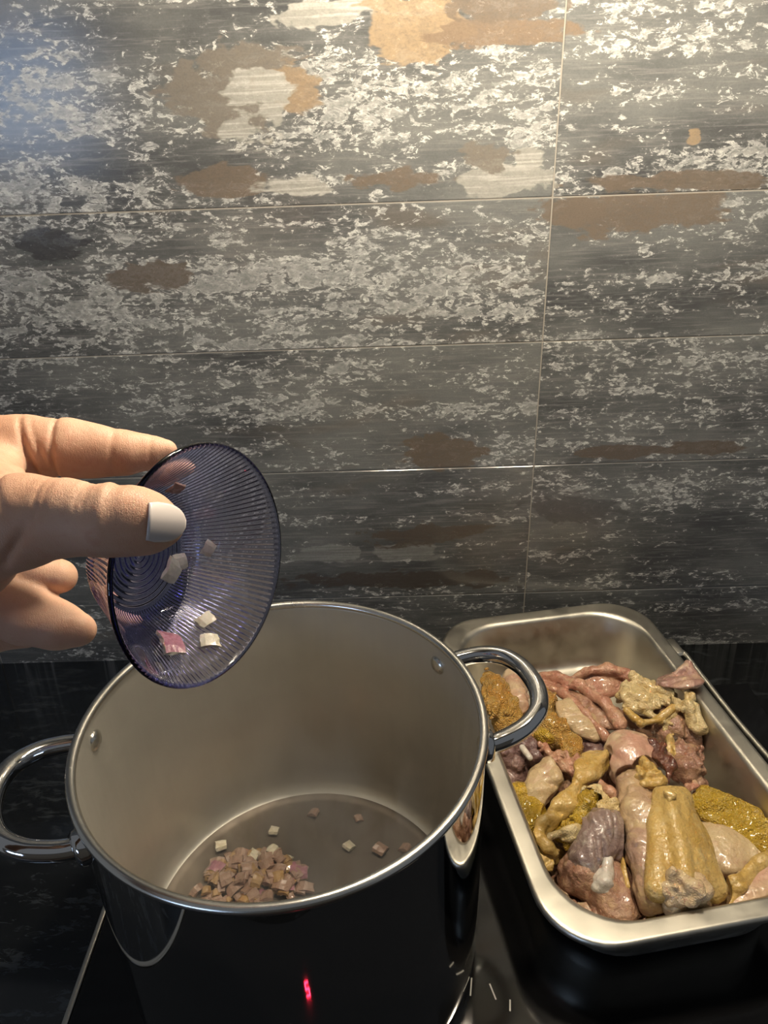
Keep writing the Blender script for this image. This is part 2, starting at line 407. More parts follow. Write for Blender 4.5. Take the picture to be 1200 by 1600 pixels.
for (a, b, c, d_) in ((-W2, W2, 0, .05), (-W2, W2, HH - .05, HH), (-W2, -W2 + .05, .05, HH - .05), (W2 - .05, W2, .05, HH - .05), (-.04, .04, .05, HH - .05)):
    bm_obj('window_frame', box_bm(a, b, -.09, -.03, c, d_), M['white'], win, smooth=False)
tag(bm_obj('floor', box_bm(-3.2, 2.2, -2.5, .78, -.96, -.9), simple('floor_boards', (.10, .07, .05), .5), smooth=False), kind='structure')

# range hood above the frame: it carries the two warm lamps
hood = empty('range_hood', (0.115, .47, LAMP_Z + .03)); tag(hood, 'steel range hood above the pot with two warm lamps', 'range hood')
bm_obj('body', box_bm(-.30, .30, -.24, .20, .012, .10, .004), M['trim'], hood)
bm_obj('grease_filter', box_bm(-.27, .27, -.21, -.02, .004, .0115, .002), simple('filter_metal', (.22, .22, .22), .4, 1.0), hood)
lampm = NT('warm_lamp'); lampm.set(Base_Color=(.8, .8, .8), Emission_Color=LAMP_COL, Emission_Strength=25.0); lampm = lampm.m
for (lx, ly) in LAMP_XY:
    v, f = lathe([(.0, .002), (.016, .002), (.022, .006), (.022, .012), (0, .012)], 24)
    o = mesh_obj('lamp', v, f, lampm, hood); o.location = (lx - .115, ly - .47, .0)
    ld = bpy.data.lights.new('lamp_light', 'POINT'); ld.energy = LAMP_W; ld.color = LAMP_COL; ld.shadow_soft_size = .02
    lo_ = bpy.data.objects.new('lamp_light', ld); link(lo_, hood); lo_.location = (lx - .115, ly - .47, -.03)

# ------------------------------------------------------------------ stock pot
PX, PY, PR, PZ = -.0722, .3442, .1258, .212
pot = empty('stock_pot', (PX, PY, 0)); tag(pot, 'large open stainless steel pot with two loop handles on the cooktop', 'pot')
out = [(.0, .0), (.112, .0), (.117, .0004), (.121, .0020), (.1238, .0062), (.1252, .014), (PR, .026), (PR, .030), (PR, .12), (PR, PZ - .0065), (PR, PZ - .006)]
inn = [(PR - .0018, PZ - .006), (PR - .0018, PZ - .0065), (PR - .0018, .12), (PR - .0018, .034), (PR - .0018, .030), (.1228, .021), (.1208, .014), (.117, .0098), (.112, .0082), (.110, .008), (.05, .008), (0, .008)]
v, f = lathe(out + inn, 128)
body = mesh_obj('body', v, f, [M['mirror'], M['inner'], M['potfloor']], pot)
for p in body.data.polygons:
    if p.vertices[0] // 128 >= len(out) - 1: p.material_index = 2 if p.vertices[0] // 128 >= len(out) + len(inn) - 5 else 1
rim = [(PR - .0024 + .0030 * math.cos(a) + .0012, PZ - .0028 + .0028 * math.sin(a)) for a in [2 * math.pi * i / 12 for i in range(12)]]
rim = [(r, z) for r, z in rim]
v, f = lathe(rim, 128, True); mesh_obj('rim', v, f, M['rim'], pot)['label'] = 'rolled bright rim'
for am in (math.radians(16), math.radians(196)):
    er, et = Vector((math.cos(am), math.sin(am), 0)), Vector((-math.sin(am), math.cos(am), 0))
    HZ = .190
    pts = []
    for (tt, rr) in ((-.041, .1195), (-.041, .1275), (-.0405, .137), (-.037, .150), (-.028, .162), (-.014, .1685), (0, .170), (.014, .1685), (.028, .162), (.037, .150), (.0405, .137), (.041, .1275), (.041, .1195)):
        pts.append(er * rr + et * tt + Vector((0, 0, HZ + max(0, rr - .1275) * .18)))
    pts = catmull(pts, 5)
    v, f = tube(pts, .0062, 16); hd = mesh_obj('handle', v, f, M['chrome'], pot)
    for s in (-1, 1):
        base_a = am + s * math.asin(.041 / PR)
        n = Vector((math.cos(base_a), math.sin(base_a), 0))
        v, f = lathe([(0, -.0030), (.0040, -.0027), (.0064, -.0014), (.0072, .0), (.0072, .0006)], 20)
        rv = mesh_obj('rivet', v, f, M['rim'], hd)
        rv.rotation_euler = n.to_track_quat('Z', 'Y').to_euler(); rv.location = n * (PR - .0018) + Vector((0, 0, HZ))
        v, f = lathe([(.0, .006), (.0085, .0058), (.0105, .0035), (.0112, -.001)], 20)
        fl = mesh_obj('flange', v, f, M['chrome'], hd)
        fl.rotation_euler = n.to_track_quat('Z', 'Y').to_euler(); fl.location = n * PR + Vector((0, 0, HZ))

# ------------------------------------------------------------------ diced onion
on_w = mat_flesh('onion_flesh', (.62, .56, .42), (.70, .66, .54), (.55, .42, .36), 120, .25, .15, sss=.2)
on_p = mat_flesh('onion_purple_skin', (.33, .12, .18), (.42, .20, .25), (.50, .32, .32), 120, .25, .15, sss=.2)
on_b = mat_flesh('onion_browned', (.34, .20, .085), (.44, .28, .11), (.26, .14, .09), 150, .25, .25, sss=.15)
on_c = mat_flesh('onion_cooked_mauve', (.30, .185, .135), (.38, .25, .185), (.24, .125, .11), 150, .25, .25, sss=.15)
def onion_mesh(name, mats, L, W, T, bend, seed):
    rnd = random.Random(seed); nx, ny = 4, 3; verts, faces = [], []
    for side in (0, 1):
        for j in range(ny + 1):
            for i in range(nx + 1):
                x, y = (i / nx - .5) * L, (j / ny - .5) * W
                x *= 1 + .18 * (j / ny - .5); e = 1 - .3 * (abs(i / nx - .5) * 2) ** 4
                z = bend * (1 - (2 * x / L) ** 2) + (T * e if side else 0)
                verts.append((x + rnd.uniform(-1, 1) * .0004, y + rnd.uniform(-1, 1) * .0004, z + rnd.uniform(-1, 1) * .0002))
    k = (nx + 1) * (ny + 1); idx = lambda s, i, j: s * k + j * (nx + 1) + i
    for j in range(ny):
        for i in range(nx):
            faces.append((idx(0, i, j), idx(0, i, j + 1), idx(0, i + 1, j + 1), idx(0, i + 1, j)))
            faces.append((idx(1, i, j), idx(1, i + 1, j), idx(1, i + 1, j + 1), idx(1, i, j + 1)))
    for i in range(nx):
        faces.append((idx(0, i, 0), idx(0, i + 1, 0), idx(1, i + 1, 0), idx(1, i, 0))); faces.append((idx(0, i + 1, ny), idx(0, i, ny), idx(1, i, ny), idx(1, i + 1, ny)))
    for j in range(ny):
        faces.append((idx(0, 0, j + 1), idx(0, 0, j), idx(1, 0, j), idx(1, 0, j + 1))); faces.append((idx(0, nx, j), idx(0, nx, j + 1), idx(1, nx, j + 1), idx(1, nx, j)))
    me = bpy.data.meshes.new(name); me.from_pydata(verts, [], faces); me.update()
    for m in mats: me.materials.append(m)
    if len(mats) > 1:
        for i, p in enumerate(me.polygons):
            if i < 2 * nx * ny and i % 2 == 1: p.material_index = 1
    return me
on_mesh = [onion_mesh('onion_piece', [m] if not isinstance(m, list) else m, L, W, T, b, i) for i, (m, L, W, T, b) in enumerate((
    (on_w, .0095, .0075, .0035, .0008), ([on_w, on_p], .0105, .008, .0032, .0012), (on_b, .0085, .007, .003, .001), (on_c, .0095, .0075, .0032, .001), (on_c, .012, .006, .003, .0015)))]
rnd = random.Random(5)
def onion(loc, rot, mi, scale=1.0, **kw):
    o = bpy.data.objects.new('onion_piece', on_mesh[mi]); o.location = loc; o.rotation_euler = rot; o.scale = (scale,) * 3
    link(o); tag(o, cat='onion', **kw); return o
FZ = .0085
cen = pxz(395, 1378, FZ)
n = 0
while n < 150:
    r = math.sqrt(rnd.random()); a = rnd.random() * 2 * math.pi
    x, y = cen.x + .043 * r * math.cos(a), cen.y + .030 * r * math.sin(a) - .004
    if math.hypot(x - PX, y - PY) > .105: continue
    lay = rnd.random() * max(0, 1 - r) * .014
    mi = rnd.choices([0, 1, 2, 3, 4], [.4, .35, 4, 4.5, 2.5])[0]
    onion((x, y, FZ + .0005 + lay), (rnd.uniform(-.5, .5) * (.3 + lay * 60), rnd.uniform(-.5, .5) * (.3 + lay * 60), rnd.uniform(0, 6.28)), mi, rnd.choice((.6, .75, .9, 1.05, 1.2)),
          label='small sauteed onion dice in the browned heap on the pot floor', group='onion dice heaped in the pot')
    n += 1
for (px, py, mi, s, lab) in ((345, 1322, 0, 1.2, 'pale onion dice leaning at the back left edge of the heap in the pot'),
                          (428, 1298, 0, 1.0, 'pale onion dice alone behind the middle of the heap in the pot'),
                          (425, 1330, 0, 1.2, 'pale square onion dice on the back edge of the heap in the pot'),
                          (490, 1270, 3, 1.0, 'dim onion dice farthest back on the pot floor'),
                          (545, 1322, 0, 1.0, 'upright onion sliver alone right of the heap in the pot'),
                          (594, 1327, 3, 1.3, 'wide onion dice near the right wall of the pot'),
                          (633, 1325, 3, 1.0, 'rightmost onion dice on the pot floor'),
                          (560, 1278, 3, .8, 'small dim onion dice at the back right of the pot floor')):
    p = pxz(px, py, FZ + .002); onion((p.x, p.y, FZ), (.1, .5, rnd.uniform(0, 3)), mi, s, label=lab)

# ------------------------------------------------------------------ steel tray
TR = math.radians(9.0)
tray = empty('roasting_tray', (.1787, .4717, 0), TR); tag(tray, 'rectangular stainless steel tray holding raw chicken, right of the pot', 'tray')
TW, TL, TH = .112, .1788, .067
def rrect(hw, hl, r, n=10):
    pts = []
    for (sx_, sy_, a0) in ((1, 1, 0), (-1, 1, 90), (-1, -1, 180), (1, -1, 270)):
        for i in range(n + 1):
            a = math.radians(a0 + 90 * i / n)
            pts.append((sx_ * (hw - r) + r * math.cos(a), sy_ * (hl - r) + r * math.sin(a)))
    return pts
prof = [(.0012, TH - .0065, .046), (0, TH - .005, .046), (0, TH - .0012, .046), (.0012, TH - .0002, .0455), (.0022, TH, .045), (.0030, TH, .045), (.0120, TH - .0004, .050), (.0128, TH - .0005, .050), (.0148, TH - .0015, .050), (.0165, TH - .0045, .050), (.0205, TH - .030, .050), (.0235, .016, .049), (.0265, .0075, .047), (.033, .0032, .042), (.045, .0022, .035), (.08, .0022, .02),
        (.108, .0022, .003), (.108, .0008, .003), (.08, .0008, .02), (.045, .0008, .035), (.032, .0018, .043), (.0252, .0062, .048), (.0222, .016, .050), (.0192, TH - .030, .051), (.0150, TH - .0052, .051), (.012, TH - .0020, .049), (.004, TH - .0016, .046), (.0022, TH - .0035, .045), (.0022, TH - .0065, .045)]
verts, faces = [], []; K = 44
for (ins, z, r) in prof:
    for (x, y) in rrect(TW - ins, TL - ins, r): verts.append((x, y, z))
for j in range(len(prof)):
    k = (j + 1) % len(prof)
    if j == 16: continue
    for i in range(K): faces.append((j * K + i, j * K + (i + 1) % K, k * K + (i + 1) % K, k * K + i))
faces.append(tuple(16 * K + i for i in range(K))); faces.append(tuple(17 * K + i for i in range(K))[::-1])
o = mesh_obj('pan', verts, faces, M['tray'], tray)
# folded-down loop handle hinged on the right side
lug = bm_obj('handle_lug', box_bm(TW - .004, TW + .009, .083, .108, TH - .007, TH - .001, .003), M['tray'], tray)
pts = catmull([(TW + .003, .094, TH - .005), (TW + .008, .085, TH - .004), (TW + .009, .06, TH - .006), (TW + .009, 0, TH - .008), (TW + .009, -.06, TH - .006), (TW + .008, -.085, TH - .004), (TW + .003, -.094, TH - .005)], 6)
v, f = tube(pts, .0026, 10); mesh_obj('handle', v, f, M['tray'], tray)
bm_obj('handle_lug', box_bm(TW - .004, TW + .009, -.108, -.083, TH - .007, TH - .001, .003), M['tray'], tray)

# ------------------------------------------------------------------ chicken pieces
F_ = dict(
    skin=mat_flesh('chicken_yellow_skin', (.46, .29, .075), (.53, .36, .12), (.57, .43, .20), 60, .26, .5, .25),
    orange=mat_flesh('chicken_orange_skin', (.54, .28, .06), (.58, .35, .09), (.56, .41, .17), 90, .24, .9, 1.0),
    gold=mat_flesh('chicken_deep_yellow_skin', (.40, .25, .02), (.48, .31, .03), (.52, .37, .08), 80, .22, .8, .7),
    pale=mat_flesh('chicken_pale_skin', (.50, .36, .20), (.56, .43, .25), (.46, .28, .18), 60, .28, .5, .15),
    fat=mat_flesh('chicken_cream_fat', (.58, .43, .20), (.62, .49, .26), (.52, .35, .11), 80, .24, .9, .2),
    flank=mat_flesh('chicken_tan_skin', (.46, .32, .18), (.38, .24, .17), (.50, .38, .19), 45, .28, .45, .25),
    blush=mat_flesh('chicken_blushed_skin', (.50, .28, .20), (.57, .44, .28), (.54, .40, .26), 32, .26, .5, .2),
    pink=mat_flesh('chicken_pink_flesh', (.42, .19, .125), (.47, .26, .16), (.52, .35, .21), 75, .24, .8),
    meat=mat_flesh('chicken_dusky_meat', (.31, .155, .105), (.40, .235, .15), (.48, .32, .17), 75, .26, .9),
    purple=mat_flesh('chicken_purple_meat', (.13, .07, .07), (.21, .125, .11), (.30, .19, .15), 70, .24, .8),
    grey=mat_flesh('chicken_bluish_joint', (.20, .135, .12), (.27, .19, .16), (.46, .40, .32), 60, .24, .7),
    dark=mat_flesh('chicken_dark_blood', (.08, .022, .012), (.15, .05, .025), (.22, .10, .05), 90, .25, .9),
    bone=mat_flesh('chicken_white_cartilage', (.56, .51, .44), (.62, .58, .52), (.48, .36, .28), 70, .2, .5),
    tip=mat_flesh('chicken_purple_pink_tip', (.34, .19, .16), (.46, .29, .21), (.56, .42, .26), 70, .26, .8),
    cut=mat_flesh('chicken_cut_end', (.60, .43, .25), (.66, .51, .31), (.44, .22, .13), 130, .22, 1.0),
)
def zc(px, py, z, r, px2=None, py2=None, z2=None, r2=None):
    a = pxz(px, py, z)
    if px2 is None: return ('c', tuple(a), tuple(a + Vector((0, 0, 1e-4))), r, r)
    return ('c', tuple(a), tuple(pxz(px2, py2, z2)), r, r2)
def chain(pts): return [zc(*pts[i][:4], *pts[i + 1][:4]) for i in range(len(pts) - 1)]
def ell(px, py, z, rx, ry, rz, ang=0, tx=0, ty=0):
    R = (Matrix.Rotation(math.radians(ang), 3, 'Z') @ Matrix.Rotation(math.radians(tx), 3, 'X') @ Matrix.Rotation(math.radians(ty), 3, 'Y'))
    return ('e', tuple(pxz(px, py, z)), (rx, ry, rz), np.array(R))
NC = [(.0035, (70, 70, 70)), (.0022, (130, 110, 120), 'r'), (.0016, (240, 240, 240))]
NZ = [(.0028, (55, 55, 55)), (.0018, (75, 95, 85), 'r'), (.0011, (150, 150, 150)), (.0006, (340, 340, 340))]
NL = [(.0012, (45, 45, 45)), (.0003, (110, 40, 90), 'r'), (.0007, (120, 60, 120)), (.0003, (380, 380, 380))]
NS = [(.0018, (50, 50, 50)), (.0011, (60, 110, 90), 'r'), (.0006, (160, 160, 160)), (.0003, (360, 360, 360))]
BUILT = []
_ct, _st = math.cos(TR), math.sin(TR)
def tray_carve(P):
    "positive outside the tray's inside, so no piece pokes through the steel"
    x, y = P[:, 0] - .1787, P[:, 1] - .4717; u, v_ = np.abs(x * _ct + y * _st), np.abs(-x * _st + y * _ct); z = P[:, 2]
    ins = np.interp(z, [.004, .009, .017, .037, .0625, .068], [.034, .0278, .0248, .0218, .0180, .0160])
    hw, hl, rc = TW - ins, TL - ins, .049
    qx, qy = u - (hw - rc), v_ - (hl - rc)
    d = np.hypot(np.maximum(qx, 0), np.maximum(qy, 0)) + np.minimum(np.maximum(qx, qy), 0) - rc
    d = np.where(z > .0705, -1, d + .0006)
    return np.maximum(d, .0036 - z)
def make_carve(me, clear=.0030):
    def fn(P):
        out_ = tray_carve(P)
        for (own, lo_b, hi_b, prims) in BUILT:
            if own is me: continue
            m = ((P > lo_b) & (P < hi_b)).all(1)
            if not m.any(): continue
            Q = P[m]; d = np.full(len(Q), 1.0)
            for pr in prims: d = np.minimum(d, sd_prim(pr, Q))
            out_[m] = np.maximum(out_[m], clear - d)
        return out_
    return fn
def piece(name, label, parts, h=.0009):
    root = empty(name, tuple(Vector(parts[0][2][0][1]))); tag(root, label, 'chicken piece', 'raw chicken pieces in the tray')
    for (pn, mat, prims, nz, k) in parts:
        o = organic(pn, prims, h, F_[mat], None, k, nz, carve=make_carve(root, .0055 if h > .001 else .0030))
        o.parent = root; o.location = -root.location
    for (pn, mat, prims, nz, k) in parts:
        BUILT.append((root, np.min([pr_box(p)[0] for p in prims], 0) - .004, np.max([pr_box(p)[1] for p in prims], 0) + .004, prims))
    return root
piece('chicken_neck_piece', 'long yellow-skinned chicken back piece with its cut end toward the front rim', [
      ('skin', 'skin', [zc(1031, 1245, .074, .007, 1026, 1390, .066, .009), zc(1046, 1246, .082, .0055, 1072, 1372, .074, .006), zc(1062, 1250, .079, .005, 1094, 1380, .068, .006), zc(1068, 1258, .072, .007, 1112, 1388, .056, .010), ell(1058, 1322, .060, .024, .044, .0150, -12), zc(1036, 1240, .079, .006, 1064, 1242, .075, .006)], NL, .0075),
      ('flank', 'flank', chain([(988, 1228, .060, .013), (998, 1275, .060, .014), (1010, 1330, .057, .014), (1018, 1405, .048, .011)]), [(.0014, (50, 50, 50)), (.0009, (110, 130, 120), 'r'), (.0006, (200, 200, 200))], .008),
      ('knob', 'skin', [zc(1046, 1244, .0870, .0050), zc(1040, 1238, .088, .003, 1052, 1240, .088, .0028)], NZ, .003),
      ('wrinkled_skin', 'skin', [ell(1014, 1208, .068, .010, .012, .008), zc(1005, 1222, .07, .006, 1030, 1216, .072, .006)], NC, .004),
      ('cut_end', 'cut', [ell(1072, 1392, .066, .020, .014, .016, 8, 20), zc(1052, 1372, .077, .006, 1088, 1376, .073, .006), zc(1096, 1390, .066, .008, 1092, 1418, .052, .007), zc(1060, 1400, .066, .008, 1080, 1425, .052, .009)], NC, .004),
      ('bone', 'bone', [zc(1050, 1412, .060, .0065, 1054, 1428, .050, .0065)], NS, .003)])
piece('chicken_wing', 'yellow folded chicken wing in the middle of the tray', [
      ('blade', 'skin', [ell(925, 1198, .060, .012, .026, .006, -42, -15, 15), zc(946, 1176, .064, .004, 905, 1222, .062, .006)], NS, .004),
      ('skin', 'skin', chain([(905, 1220, .062, .0058), (872, 1258, .060, .0056), (846, 1288, .056, .0056), (842, 1306, .053, .0052), (856, 1322, .050, .0050), (868, 1332, .047, .0035)]) + chain([(912, 1228, .058, .005), (890, 1258, .058, .0058), (866, 1285, .054, .005), (856, 1305, .050, .004)]), NS, .0035),
      ('web', 'gold', [ell(888, 1278, .044, .018, .030, .008, -25, -10)], NC, .005),
      ('tip', 'fat', [zc(860, 1306, .055, .0045, 905, 1296, .058, .0055), zc(880, 1312, .053, .004, 915, 1306, .056, .004)], NS, .003),
      ('fold', 'gold', [zc(900, 1290, .056, .006, 922, 1252, .060, .007), ell(912, 1262, .054, .010, .018, .009, -10)], NC, .004)])
piece('chicken_joint', 'mottled bluish chicken joint with white cartilage in the front left', [
      ('skin', 'fat', [ell(926, 1252, .058, .014, .014, .009, 20), zc(906, 1240, .060, .006, 950, 1268, .063, .007)], NC, .005),
      ('joint', 'grey', [zc(945, 1288, .064, .012, 918, 1340, .054, .014), ell(935, 1308, .058, .019, .020, .014), zc(962, 1280, .06, .008, 968, 1320, .056, .008)], [(.0022, (60, 60, 60)), (.0012, (180, 60, 90), 'r'), (.0006, (260, 260, 260))], .007),
      ('lobe', 'fat', [zc(978, 1275, .058, .006, 988, 1300, .056, .007), zc(986, 1308, .054, .005, 980, 1316, .052, .004)], NZ, .003),
      ('cartilage', 'bone', [zc(952, 1346, .058, .006, 945, 1378, .054, .008), zc(936, 1360, .056, .003, 932, 1384, .052, .003), zc(932, 1384, .052, .003, 950, 1396, .052, .003)], NS, .003),
      ('meat', 'meat', [ell(925, 1365, .040, .026, .022, .020), ell(960, 1400, .038, .02, .024, .018)], NZ, .008),
      ('strand', 'pink', chain([(930, 1218, .062, .004), (955, 1238, .063, .005), (975, 1262, .060, .005)]), NS, .003),
      ('claw', 'skin', chain([(985, 1330, .052, .005), (975, 1360, .052, .005), (980, 1385, .050, .004), (972, 1405, .046, .004)]), NS, .003)])
piece('chicken_thigh_end', 'smooth blushed chicken knuckle in the middle of the tray beside a blood clot', [
      ('skin', 'blush', [ell(986, 1180, .062, .021, .026, .016, 5), ell(975, 1200, .055, .014, .024, .014)], NS[:2], .008),
      ('clot', 'dark', [ell(1034, 1186, .070, .008, .018, .007, 8), zc(1026, 1166, .071, .005, 1040, 1208, .069, .005)], NC, .004),
      ('fat', 'skin', [zc(1018, 1158, .06, .004, 1014, 1180, .062, .004)], NC, .003)])
piece('chicken_carcass', 'crinkled cream chicken fat flap with a pointed purple tip against the right rim', [
      ('skin', 'fat', [ell(1012, 1088, .057, .026, .020, .007, 8, -8), zc(978, 1102, .056, .004, 1040, 1128, .052, .004), zc(1040, 1128, .052, .004, 1062, 1102, .062, .005), zc(975, 1086, .060, .005, 1030, 1094, .063, .005), zc(995, 1058, .064, .005, 1030, 1078, .064, .006), zc(985, 1075, .06, .005, 997, 1056, .066, .004), zc(1040, 1075, .064, .005, 1058, 1098, .064, .005)], NC, .004),
      ('rim_fold', 'skin', chain([(978, 1110, .056, .0035), (1000, 1130, .055, .004), (1030, 1126, .056, .0045), (1052, 1106, .062, .004)]), NS, .003),
      ('tip', 'tip', [ell(1062, 1064, .070, .020, .022, .005, 40, -25, 10), zc(1030, 1072, .064, .003, 1076, 1036, .078, .003), zc(1076, 1036, .078, .003, 1085, 1075, .068, .004)], NS, .005),
      ('fat', 'fat', [zc(1072, 1074, .071, .0055, 1080, 1105, .066, .006), zc(1076, 1100, .065, .007, 1092, 1138, .056, .007)], NC, .004),
      ('meat', 'meat', [ell(1050, 1132, .042, .022, .018, .016), ell(1078, 1152, .036, .014, .014, .014), ell(1020, 1120, .028, .03, .03, .013)], NZ, .007)])
piece('chicken_rib_flap', 'pink chicken rib flap folded at the back of the tray', [
      ('skin', 'pink', chain([(838, 1056, .048, .0045), (868, 1058, .053, .0055), (905, 1072, .056, .0055), (945, 1098, .058, .0065), (968, 1130, .054, .008)]) + chain([(840, 1066, .046, .004), (880, 1084, .050, .0045), (915, 1115, .053, .0045), (946, 1150, .048, .005)]), NS, .0035),
      ('membrane', 'meat', [ell(915, 1095, .049, .038, .011, .005, -38, 0, 0), ell(940, 1118, .047, .014, .022, .006, 35)], NZ, .004),
      ('shell', 'pink', chain([(892, 1062, .048, .0035), (915, 1050, .055, .0045), (950, 1045, .057, .005), (982, 1055, .053, .005), (986, 1066, .048, .004)]) + [ell(940, 1066, .044, .026, .018, .006, 0, 25)], NS, .004),
      ('meat', 'pale', [ell(903, 1122, .048, .017, .024, .0065, 38, 12), ell(915, 1132, .047, .012, .018, .0065, 38, 12)], NS[1:], .004),
      ('under_meat', 'purple', [ell(908, 1135, .040, .017, .022, .006, 38, 12), ell(930, 1165, .03, .018, .02, .012)], NZ, .006)])
piece('chicken_skin_piece', 'bright orange bumpy-skinned chicken piece beside the pot handle', [('skin', 'orange', [ell(852, 1106, .044, .013, .024, .016, -15), ell(868, 1140, .042, .016, .020, .014, -20), ell(895, 1168, .042, .011, .016, .010, -25), ell(838, 1150, .034, .016, .024, .016)], NC, .007),
      ('fat', 'gold', [zc(848, 1148, .055, .0075, 858, 1154, .055, .007)], NS, .004),
      ('torn_edge', 'pink', chain([(848, 1168, .052, .003), (872, 1190, .051, .004), (890, 1205, .050, .004)]) + [zc(872, 1175, .05, .004, 892, 1192, .05, .005)], NC, .003)])
piece('chicken_piece', 'yellow-skinned chicken piece seen through the right pot handle', [('skin', 'orange', [ell(776, 1092, .040, .014, .030, .020, 10), ell(792, 1122, .038, .016, .020, .016, -10), zc(764, 1058, .046, .007, 772, 1112, .052, .007), zc(790, 1085, .046, .005, 794, 1118, .048, .005)], NC, .006),
      ('flesh', 'blush', [zc(800, 1058, .042, .010, 812, 1105, .042, .010)], NS, .006)])
piece('chicken_skin_cut', 'deep yellow pimpled skin piece at the right edge', [('skin', 'gold', [ell(1142, 1272, .046, .030, .018, .006, -30, 10), ell(1182, 1298, .042, .026, .020, .006, -28, 8), ell(1110, 1262, .044, .012, .016, .006)], NS + [(.0008, (330, 330, 330))], .006),
      ('flesh', 'pale', [ell(1128, 1322, .036, .022, .026, .013, -20), ell(1165, 1325, .030, .026, .022, .013)], NS, .008)])
piece('chicken_wing_tip', 'pale yellow-edged wing piece in the front right corner of the tray', [('skin', 'skin', chain([(1222, 1330, .056, .0055), (1185, 1352, .058, .006), (1150, 1388, .056, .006), (1126, 1418, .050, .006), (1150, 1432, .046, .005)]), NS, .004),
      ('flesh', 'blush', [ell(1180, 1392, .052, .012, .032, .008, -48, 8), ell(1158, 1418, .046, .014, .020, .010, -45), ell(1200, 1370, .052, .014, .020, .008, -45)], NS, .006)])
piece('chicken_giblet', 'dark purple giblet below the right pot handle', [('lobe', 'purple', [ell(790, 1176, .048, .011, .011, .010), ell(812, 1170, .047, .008, .010, .009), ell(830, 1175, .046, .010, .014, .010), ell(808, 1192, .044, .010, .009, .009), ell(790, 1205, .03, .02, .02, .012)], NZ, .003),
      ('cartilage', 'bone', [zc(816, 1168, .057, .0028, 828, 1184, .056, .0026)], [], .003)])
piece('chicken_thigh', 'pale chicken thigh along the left side of the tray', [('flesh', 'pale', [ell(848, 1222, .044, .015, .026, .010, -30, 8), zc(858, 1190, .050, .004, 872, 1218, .050, .005)], NS, .007),
      ('skin', 'gold', [ell(826, 1258, .036, .013, .026, .011, 12), zc(812, 1246, .042, .005, 822, 1290, .038, .006), zc(834, 1245, .043, .005, 836, 1285, .040, .005)], NZ, .005)])
piece('chicken_meat_scrap', 'purple meaty chicken scrap against the right wall', [('meat', 'meat', [ell(1068, 1190, .046, .015, .020, .014), ell(1084, 1180, .044, .010, .012, .011), zc(1078, 1205, .044, .009, 1085, 1225, .040, .007)], NC, .005),
      ('flap', 'pink', [zc(1075, 1228, .046, .004, 1096, 1255, .042, .005), zc(1084, 1224, .046, .003, 1100, 1248, .042, .003)], NS, .003),
      ('fat', 'skin', [zc(1045, 1158, .052, .005, 1056, 1180, .052, .006)], NC, .004)])
piece('chicken_fat', 'small round yellow lump of fat at the left inner wall', [('lump', 'skin', [ell(856, 1342, .042, .010, .011, .009), ell(866, 1330, .040, .008, .009, .008)], NZ, .005)])
piece('chicken_sliver', 'narrow dark-edged sliver at the front between the back piece and the joint', [('skin', 'gold', [zc(1012, 1402, .046, .005, 1016, 1430, .038, .005)], NS, .004), ('clot', 'dark', [zc(1024, 1405, .046, .005, 1034, 1422, .040, .006)], NS, .004)])
piece('chicken_scrap', 'brownish chicken meat low in the front left corner', [('meat', 'meat', [ell(905, 1398, .028, .026, .020, .014), ell(950, 1428, .028, .030, .016, .014), ell(985, 1415, .032, .014, .022, .016), zc(960, 1395, .042, .005, 990, 1420, .04, .006)], NC, .006),
      ('flesh', 'flank', [zc(872, 1365, .040, .008, 890, 1395, .036, .008), ell(930, 1418, .036, .018, .010, .010)], NZ, .005)])
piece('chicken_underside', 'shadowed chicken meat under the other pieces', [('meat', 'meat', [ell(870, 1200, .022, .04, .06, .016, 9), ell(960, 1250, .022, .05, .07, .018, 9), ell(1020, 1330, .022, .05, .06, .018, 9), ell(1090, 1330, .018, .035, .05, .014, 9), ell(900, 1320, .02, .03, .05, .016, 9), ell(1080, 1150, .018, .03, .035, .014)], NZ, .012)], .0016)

# ------------------------------------------------------------------ glass bowl held over the pot
BR, BD = .0472, .036
bc = pxw(318.3, 882.3, .2835)
_th, _ph = math.radians(61.98), math.radians(5.51)
ax_cam = Vector((math.sin(_th) * math.cos(_ph), math.sin(_th) * math.sin(_ph), -math.cos(_th)))
BA = (CX * ax_cam.x - CU * ax_cam.y + CF * ax_cam.z).normalized()      # direction of the opening
bq = BA.to_track_quat('Z', 'Y')
bowl = empty('glass_bowl', bc); bowl.rotation_euler = bq.to_euler(); tag(bowl, 'small violet ribbed glass bowl tipped over the pot', 'bowl')
NR = 116; NSG = NR * 6
prof = []                                                        # outside, from base centre to rim
for i in range(1, 46): prof.append((.0235 * i / 45, -BD, 'ring'))
for (r, z) in ((.0245, -.0356), (.0258, -.0345), (.0275, -.0315), (.0298, -.0270), (.0325, -.0218), (.0356, -.0162), (.0390, -.0105), (.0424, -.0052), (.0452, -.0014)): prof.append((r, z, 'rib'))
prof += [(.0466, 0.0002, ''), (.0472, .0012, ''), (.0469, .0022, ''), (.0460, .0024, ''), (.0450, .0014, '')]
for (r, z) in ((.0438, -.0008), (.0410, -.0050), (.0376, -.0102), (.0342, -.0158), (.0312, -.0212), (.0286, -.0262), (.0262, -.0298), (.0235, -.0318), (.02, -.0326), (.014, -.0328), (.007, -.0328), (.001, -.0328)): prof.append((r, z, ''))
def rib(j, a, r, z):
    k = prof[j][2]
    if k == 'ring': return r, z + .00035 * math.cos(r / .0235 * 9 * 2 * math.pi)
    if k == 'rib': return r + 0.00030 * math.cos(NR * a), z - .00015 * math.cos(NR * a)
    return r, z
v, f = lathe([(p[0], p[1]) for p in prof], NSG, False, rib)
n0 = len(v); v += [(0, 0, -BD + .00035), (0, 0, -.0328)]; L_ = len(prof) - 1
